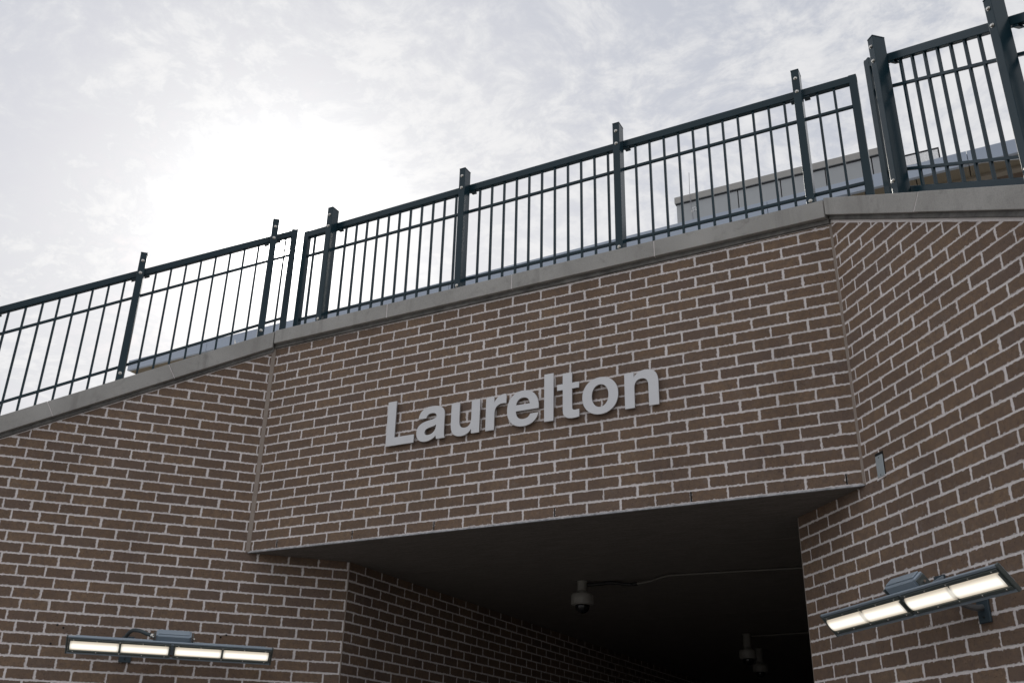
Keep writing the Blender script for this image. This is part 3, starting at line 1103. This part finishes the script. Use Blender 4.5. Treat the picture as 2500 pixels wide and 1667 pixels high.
# ------------------------------------------------------------------ wall lights
def wall_light(wall_f, xc, zc, plates, flip, label):
    """long linear luminaire, tilted 45 degrees; local x along, y into the wall, z up"""
    root = empty('wall_light', wall_f @ Matrix.Translation((xc, 0, zc)))
    tag(root, label, 'light', 'linear wall lights beside the underpass')
    Ltot = 1.185
    hw = 0.054
    # tilted frame: local z' runs up the face, y' = into the housing
    yt, zt_ = -1.6 * B, 0.038
    yb, zb_ = -1.25 * B, -0.040
    cy, cz = (yt + yb) / 2, (zt_ + zb_) / 2
    ang = math.atan2(yb - yt, zt_ - zb_)       # face leans outwards at the top
    tilt = empty('tmp_tilt')
    mt = Matrix.Translation((0, cy, cz)) @ Matrix.Rotation(ang, 4, 'X')
    bpy.data.objects.remove(tilt)

    def part(name, x0, x1, y0, y1, z0, z1, material, parent=root, bevel=0.002, m2=mt):
        bm = bmesh.new()
        add_hexa(bm, box_pts(x0, x1, y0, y1, z0, z1), bevel)
        bm.transform(m2)
        return link(name, bm_mesh(bm, name), material, parent)
    h = Ltot / 2
    house = part('housing', -h + .02, h - .02, 0.006, 0.034, -hw + .014, hw - .014, 'lamp_housing', root, 0.006)
    for i in range(5):
        part('cooling_fin', -h + 0.04, h - 0.04, 0.034, 0.046, -0.034 + i * 0.017 - 0.0018, -0.034 + i * 0.017 + 0.0018, 'lamp_housing', house, 0.0)
    part('flange', -h, h, -0.006, 0.0055, hw - 0.006, hw + 0.006, 'lamp_housing', root, 0.002)
    part('flange', -h, h, -0.006, 0.0055, -hw - 0.006, -hw + 0.006, 'lamp_housing', root, 0.002)
    for sx in (-1, 1):
        part('end_cap', sx * h - 0.005, sx * h + 0.005, -0.0075, 0.009, -hw - 0.007, hw + 0.007, 'lamp_frame', root, 0.002)
    for g in (-1, 1):                       # two lens groups
        gx = g * h / 2
        gl_ = h - 0.016
        fr = part('lens_frame', gx - gl_ / 2, gx + gl_ / 2, -0.003, 0.0052, -hw + 0.0065, hw - 0.0065, 'lamp_frame', root, 0.002)
        for sz in (-1, 1):
            part('bezel', gx - gl_ / 2, gx + gl_ / 2, -0.0105, -0.0032, sz * 0.039 - 0.0070, sz * 0.039 + 0.0070, 'lamp_frame', root, 0.0015)
            for k in range(5):
                bx = gx - gl_ / 2 + 0.03 + k * (gl_ - 0.06) / 4
                bm = bmesh.new()
                add_lathe(bm, [(0.0042, 0), (0.0042, 0.0022), (0.003, 0.0034)], mt @ Matrix.Translation((bx, -0.0106, sz * 0.039)) @ Matrix.Rotation(math.pi / 2, 4, 'X'), 10)
                link('screw', bm_mesh(bm, 'screw'), 'stainless', root)
        for sx in (-1, 1):
            part('bezel', gx + sx * (gl_ / 2 - 0.004) - 0.004, gx + sx * (gl_ / 2 - 0.004) + 0.004, -0.0145, -0.0034, -0.028, 0.028, 'lamp_frame', root, 0.0015)
        for q in (-1, 1):                   # each group holds two glowing diffusers
            dx = gx + q * (gl_ / 4 - 0.002)
            hl = gl_ / 4 - 0.009
            bm = bmesh.new()
            n = 12
            rows = []
            for i in range(n + 1):
                a_ = math.pi * i / n
                zz, yy = 0.0305 * math.cos(a_), -0.0035 - 0.012 * math.sin(a_)
                rows.append([bm.verts.new((x, yy, zz)) for x in (-hl, -hl + .004, hl - .004, hl)])
            for r0, r1 in zip(rows, rows[1:]):
                for j in range(3):
                    bm.faces.new((r0[j], r0[j + 1], r1[j + 1], r1[j]))
            bm.faces.new([r[0] for r in rows])
            bm.faces.new([r[3] for r in rows][::-1])
            me = bm_mesh(bm, 'diffuser', True)
            ob = link('diffuser', me, 'lamp_diffuser', root)
            ob.matrix_local = mt @ Matrix.Translation((dx, 0, 0))
    # driver box on the back of the housing, above the top edge
    bx0, bx1 = -0.104, 0.104
    db = part('driver_box', bx0, bx1, 0.035, 0.088, -0.030, 0.080, 'lamp_housing', root, 0.004)
    part('cover', bx0 + 0.012, bx1 - 0.012, 0.042, 0.084, 0.0805, 0.086, 'lamp_housing', db, 0.002)
    part('cover', bx0 + 0.010, bx1 - 0.010, 0.030, 0.0346, 0.030, 0.076, 'lamp_housing', db, 0.0015)
    part('cover_gap', bx0 + 0.010, bx1 - 0.010, 0.0325, 0.0348, 0.0275, 0.0296, 'lamp_gasket', db, 0.0)
    for sx in (-1, 1):
        part('ear', sx * 0.112 - 0.003, sx * 0.112 + 0.003, 0.030, 0.080, 0.020, 0.072, 'lamp_frame', db, 0.001)
        bm = bmesh.new()
        add_lathe(bm, [(0.006, 0), (0.006, 0.009)], mt @ Matrix.Translation((sx * 0.115, 0.055, 0.05)) @ Matrix.Rotation(sx * math.pi / 2, 4, 'Y'), 10)
        link('screw', bm_mesh(bm, 'screw'), 'stainless', db)
    box('mounting_arm', -0.03, 0.03, cy + 0.05, -0.012, zt_ - 0.005, zt_ + 0.035, 'lamp_bracket', root, 0.003)
    for (x0, x1, z0, z1, kind) in plates:
        pl_ = box('wall_plate', x0, x1, -0.011, -0.0005, z0, z1, 'lamp_bracket', root, 0.002)
        bm = bmesh.new()
        add_lathe(bm, [(0.0045, 0), (0.0045, 0.002), (0.003, 0.004)], Matrix.Translation(((x0 + x1) / 2, -0.0112, z0 + 0.022)) @ Matrix.Rotation(math.pi / 2, 4, 'X'), 10)
        link('anchor', bm_mesh(bm, 'anchor'), 'lamp_gasket', pl_)
        xm = (x0 + x1) / 2
        if kind == 'pipe':
            zz = z0 + 0.062
            tube('arm', smooth_path([(xm, -0.008, zz), (xm, -0.05, zz - .004), (xm - .01, -0.10, zz + 0.012), (xm - .03, -0.17, zz + 0.045), (xm - .05, -0.235, zz + 0.075)], 6), 0.0125, 'lamp_pipe', root, 12)
        if kind == 'gusset':
            hexa('gusset', [(x1 - .006, -.011, z1 - .005), (x1 - .006, -.011, z1 - .10), (x1 - .006, -.17, z1 - .10), (x1 - .006, -.16, z1 - .085),
                            (x1 - .001, -.011, z1 - .005), (x1 - .001, -.011, z1 - .10), (x1 - .001, -.17, z1 - .10), (x1 - .001, -.16, z1 - .085)], 'lamp_housing', root, 0.0)
    if flip:
        tube('cable', smooth_path([(-0.118, -1.25 * B, zt_ + .045), (-0.155, -1.25 * B, zt_ + .052), (-0.20, -1.15 * B, zt_ + .070), (-0.25, -0.8 * B, zt_ + .078), (-0.285, -0.3 * B, zt_ + .050), (-0.30, 0.002, zt_ + .02)], 6), 0.0115, 'conduit_flex', root, 12)
        lathe('cable_gland', [(0.016, 0), (0.016, 0.018), (0.013, 0.026)], 'stainless', root, Matrix.Translation((-0.112, -1.25 * B, zt_ + .044)) @ Matrix.Rotation(-math.pi / 2, 4, 'Y'), 14)
    return root


wall_light(F_L, -0.385, Z0 - 0.694, [(-0.305, -0.233, -0.056, 0.10, 'plain')], True, 'lit four part wall light with a cable, on the left wing wall')
wall_light(F_R, 0.597, Z0 - 0.704, [(0.063, 0.132, -0.072, 0.06, 'pipe'), (-0.177, -0.107, 0.045, 0.163, 'gusset')], False, 'lit four part wall light with a pipe arm, on the right wing wall')

# drilled holes near the left light, left over from an earlier fixing
for i, (x, z) in enumerate(((-1.078, -0.551), (-1.041, -0.566), (-1.094, -0.664), (-0.099, -0.562), (-0.066, -0.547))):
    bm = bmesh.new()
    add_lathe(bm, [(0.0062, 0), (0.0062, 0.0016)], Matrix.Translation((x, -0.0012, Z0 + z)) @ Matrix.Rotation(math.pi / 2, 4, 'X'), 12)
    link('drill_hole', bm_mesh(bm, 'drill_hole'), 'hole_dark', wl)

# recessed cover plate on the right wing wall
cp = empty('cover_plate', F_R @ Matrix.Translation((0.148, 0, Z0 + 0.048)))
tag(cp, 'small pale grey metal cover plate let into the right wall by the corner', 'cover plate')
box('recess', -0.035, 0.031, -0.0022, 0.004, -0.060, 0.070, 'hole_dark', cp, 0.001)
box('plate', -0.028, 0.029, -0.0075, -0.0024, -0.056, 0.053, 'cover_plate', cp, 0.0015)
for z in (-0.045, 0.042):
    bm = bmesh.new()
    add_lathe(bm, [(0.0032, 0), (0.0032, 0.001)], Matrix.Translation((0.0, -0.0076, z)) @ Matrix.Rotation(math.pi / 2, 4, 'X'), 10)
    link('screw', bm_mesh(bm, 'screw'), 'lamp_gasket', cp)
bm = bmesh.new()
add_hexa(bm, [(-.040, -.006, -.068), (.036, -.006, -.060), (.034, -.006, -.050), (-.036, -.006, -.056), (-.040, .004, -.068), (.036, .004, -.060), (.034, .004, -.050), (-.036, .004, -.056)], 0.002)
link('mortar_patch', bm_mesh(bm, 'mortar_patch'), 'mortar', cp)


# ------------------------------------------------------------------ security cameras under the ceiling
def dome(x, y, drop, s, label):
    root = empty('security_camera', Matrix.Translation((x, y, zs - 0.0005)) @ Matrix.Scale(s, 4))
    tag(root, label, 'security camera', 'dome cameras under the ceiling')
    lathe('mount', [(0.036, -drop), (0.034, -0.012), (0.040, -0.010), (0.040, 0.0)], 'camera_white', root)
    lathe('housing', [(0.060, -drop - 0.098), (0.079, -drop - 0.094), (0.080, -drop - 0.030), (0.072, -drop - 0.018), (0.044, -drop - 0.010), (0.040, -drop + 0.002)], 'camera_white', root, n=32)
    for i in range(12):
        a_ = 2 * math.pi * i / 12
        bm = bmesh.new()
        add_hexa(bm, box_pts(0.0785, 0.0815, -0.0015, 0.0015, -drop - 0.092, -drop - 0.032))
        bm.transform(Matrix.Rotation(a_, 4, 'Z'))
        link('rib', bm_mesh(bm, 'rib'), 'camera_white', root)
    pr = [(0.053 * math.cos(q * math.pi / 20), -drop - 0.108 - 0.050 * math.sin(q * math.pi / 20)) for q in range(9, -1, -1)] + [(0.053, -drop - 0.096)]
    lathe('dome', pr, 'camera_dome', root, n=32)
    return root


dome(1.665, 1.69, 0.075, 1.0, 'white dome security camera hanging nearest under the ceiling, with a black cable')
dome(2.10, 4.58, 0.130, 1.0, 'dim white dome camera deeper inside the underpass, by the right edge')
dome(1.95, 5.60, 0.150, 0.95, 'dim white dome camera farthest inside, just right of another one')
cb = empty('conduit', Matrix.Translation((1.70, 1.70, zs)))
tag(cb, 'pale conduit with a black flexible end along the dark ceiling', 'conduit')
tube('flexible_cable', smooth_path([(0.0, 0.0, -0.028), (0.09, 0.02, -0.024), (0.18, 0.05, -0.016), (0.29, 0.06, -0.034), (0.34, 0.06, -0.036)], 6), 0.0125, 'conduit_black', cb, 12)
tube('pipe', smooth_path([(0.33, 0.06, -0.036), (0.48, 0.03, -0.030), (0.62, -0.02, -0.014), (0.80, -0.01, -0.0115), (1.95, 0.10, -0.0115)], 6), 0.0085, 'conduit_grey', cb, 12)
tube('coupling', [(0.325, 0.06, -0.036), (0.37, 0.055, -0.0355)], 0.0135, 'conduit_black', cb, 12)
cb2 = empty('conduit', Matrix.Translation((2.10, 4.60, zs)))
tag(cb2, 'faint conduit on the ceiling beside the deeper dome camera', 'conduit')
tube('pipe', smooth_path([(0.03, 0.0, -0.020), (0.25, 0.03, -0.014), (0.6, 0.02, -0.011), (1.5, 0.04, -0.011)], 5), 0.0085, 'conduit_grey', cb2, 12)

# ------------------------------------------------------------------ platform canopy behind the fence
ZF0, ZF1 = 5.41 + Z0, 5.60 + Z0
ca = empty('platform_canopy', Matrix.Translation((0, 6.1, 0)))
tag(ca, 'long platform canopy with pale blue fascia behind the fence', 'canopy')
xs_ = [-9.05, -7.2, -4.8, -2.4, 0.0, 2.4, 4.8, 7.2, 9.6]
for a, b in zip(xs_, xs_[1:]):
    hexa('fascia_panel', [(a + .003, 0, ZF0 - .14 + .0155 * (a + 9)), (b - .003, 0, ZF0 - .14 + .0155 * (b + 9)), (b - .003, 0, ZF1 - .14 + .0155 * (b + 9)), (a + .003, 0, ZF1 - .14 + .0155 * (a + 9)),
                          (a + .003, .05, ZF0 - .14 + .0155 * (a + 9)), (b - .003, .05, ZF0 - .14 + .0155 * (b + 9)), (b - .003, .05, ZF1 - .14 + .0155 * (b + 9)), (a + .003, .05, ZF1 - .14 + .0155 * (a + 9))], 'canopy_metal', ca, 0.003)
def cslab(name, x0, x1, y0, y1, z0, z1, material, parent=ca, bevel=0.0):
    g = lambda x: -.14 + .0155 * (x + 9)
    return hexa(name, [(x0, y0, z0 + g(x0)), (x1, y0, z0 + g(x1)), (x1, y0, z1 + g(x1)), (x0, y0, z1 + g(x0)), (x0, y1, z0 + g(x0)), (x1, y1, z0 + g(x1)), (x1, y1, z1 + g(x1)), (x0, y1, z1 + g(x0))], material, parent, bevel)
cslab('roof', -9.05, 9.6, 0.051, 3.6, ZF1 - .05, ZF1 - .012, 'canopy_metal')
for i, (a, b) in enumerate(zip(xs_, xs_[1:])):
    n = 4
    for k in range(n):
        x0 = a + (b - a) * k / n
        cslab('soffit_panel', x0 + .006, x0 + (b - a) / n - .006, 0.051, 0.30, ZF0 + .004, ZF0 + .02, 'canopy_soffit')
cslab('beam', -9.0, 9.6, 0.302, 0.40, ZF0 - .030, ZF0 + .10, 'canopy_trim')
cslab('soffit', -9.05, 9.6, 0.402, 3.6, ZF0 + .030, ZF0 + .05, 'canopy_brick')
for x in (-8.2, -5.6, -3.0, -0.4, 2.2, 4.8, 7.4):
    cslab('cross_beam', x - .06, x + .06, 0.41, 3.5, ZF0 - .06, ZF0 + .029, 'canopy_trim')
    box('column', x - .07, x + .07, 1.9, 2.04, Z0 + 1.251, ZF0 - .10, 'canopy_trim', ca, .01)

# mesh screen on the canopy roof
ms = empty('mesh_screen', Matrix.Translation((4.27, 7.2, Z0 + 6.36)))
tag(ms, 'small mesh screen in a dark frame on the canopy roof at right', 'screen')
for (x0, x1, z0, z1) in ((-.235, .235, .158, .174), (-.235, .235, -.012, .0), (-.235, -.219, 0, .158), (.215, .235, -.8, .158)):
    box('frame_bar', x0, x1, -.01, .01, z0, z1, 'dark_edge', ms)
bm = bmesh.new()
for i in range(-16, 46):
    for sg in (-1, 1):
        x = -.219 + i * .0125
        pts = [(x, 0.0), (x + sg * .158, .158)]
        q = [(max(-.219, min(.215, p_[0])), p_[1]) for p_ in pts]
        # clip the diagonal to the frame
        def at(xc): return (xc - x) / sg
        za, zb_ = 0.0, .158
        xa, xb = x, x + sg * .158
        lo_, hi_ = min(xa, xb), max(xa, xb)
        if hi_ < -.219 or lo_ > .215:
            continue
        if sg > 0:
            za, zb_ = max(0, -.219 - x), min(.158, .215 - x)
        else:
            za, zb_ = max(0, x - .215), min(.158, x + .219)
        if zb_ - za < .004:
            continue
        xa, xb = x + sg * za, x + sg * zb_
        w2 = .0011
        add_hexa(bm, [(xa - w2, sg * .0012 - .001, za), (xa + w2, sg * .0012 - .001, za), (xa + w2, sg * .0012 + .001, za), (xa - w2, sg * .0012 + .001, za),
                      (xb - w2, sg * .0012 - .001, zb_), (xb + w2, sg * .0012 - .001, zb_), (xb + w2, sg * .0012 + .001, zb_), (xb - w2, sg * .0012 + .001, zb_)])
ob = link('wire_mesh', bm_mesh(bm, 'wire_mesh'), 'antenna_grey', ms)

# panelled building behind the canopy
tw = empty('panel_building', Matrix.Translation((0.30, 9.0, 0)))
tag(tw, 'grey panelled building with a flat cap rising behind the canopy', 'building')
box('core', 0.03, 3.46, 0.03, 3.0, Z0 + 1.252, Z0 + 7.80, 'hole_dark', tw)
seams = [0.0, 1.065, 1.775, 2.495, 3.21, 3.47]
for a, b in zip(seams, seams[1:]):
    box('panel', a + (.009 if a else 0), b - .009, 0.0, 0.029, Z0 + 1.26, Z0 + 7.812, 'tower_panel', tw, 0.002)
box('side_panel', -.0002, 0.028, 0.031, 3.0, Z0 + 1.26, Z0 + 7.812, 'tower_panel', tw)
cap = box('cap', -0.022, 3.50, -0.04, 3.05, Z0 + 7.830, Z0 + 7.952, 'tower_cap', tw, 0.004)
box('drip_edge', -0.012, 3.49, -0.022, 3.04, Z0 + 7.8125, Z0 + 7.829, 'dark_edge', cap)
def glyph(name, strokes, x, z, hgt, parent, material):
    bm = bmesh.new()
    q = hgt * .10
    for (x0, z0, x1, z1) in strokes:
        add_hexa(bm, box_pts(x + min(x0, x1) * hgt - q, x + max(x0, x1) * hgt + q, -.004, -.0005, z + min(z0, z1) * hgt - q, z + max(z0, z1) * hgt + q))
    o_ = link(name, bm_mesh(bm, name), material, parent)
    return o_
glyph('lettering', [(0, 0, 0, .8), (0, .8, .4, .8), (0, .4, .4, .4), (0, 0, .4, 0), (.45, .1, .45, .3), (.45, .5, .45, .7)], 0.262, Z0 + 7.628, 0.078, tw, 'white_paint')['label'] = 'white letter B'
glyph('lettering', [(0, .8, .4, .8), (.4, .8, .4, .45), (.0, .4, .4, .4), (0, .4, 0, 0), (0, 0, .4, 0)], 0.313, Z0 + 7.628, 0.078, tw, 'white_paint')['label'] = 'white figure 2'
an = empty('antenna', Matrix.Translation((0.57, 8.93, Z0 + 7.2)))
tag(an, 'thin whip antenna on the corner of the grey panelled building', 'antenna')
tube('whip', [(-.005, 0, .75), (.006, 0, 1.16)], 0.0045, 'antenna_grey', an, 6)
tube('mast', [(.035, .02, 0.0), (-.005, 0, .76)], 0.0065, 'antenna_grey', an, 6)
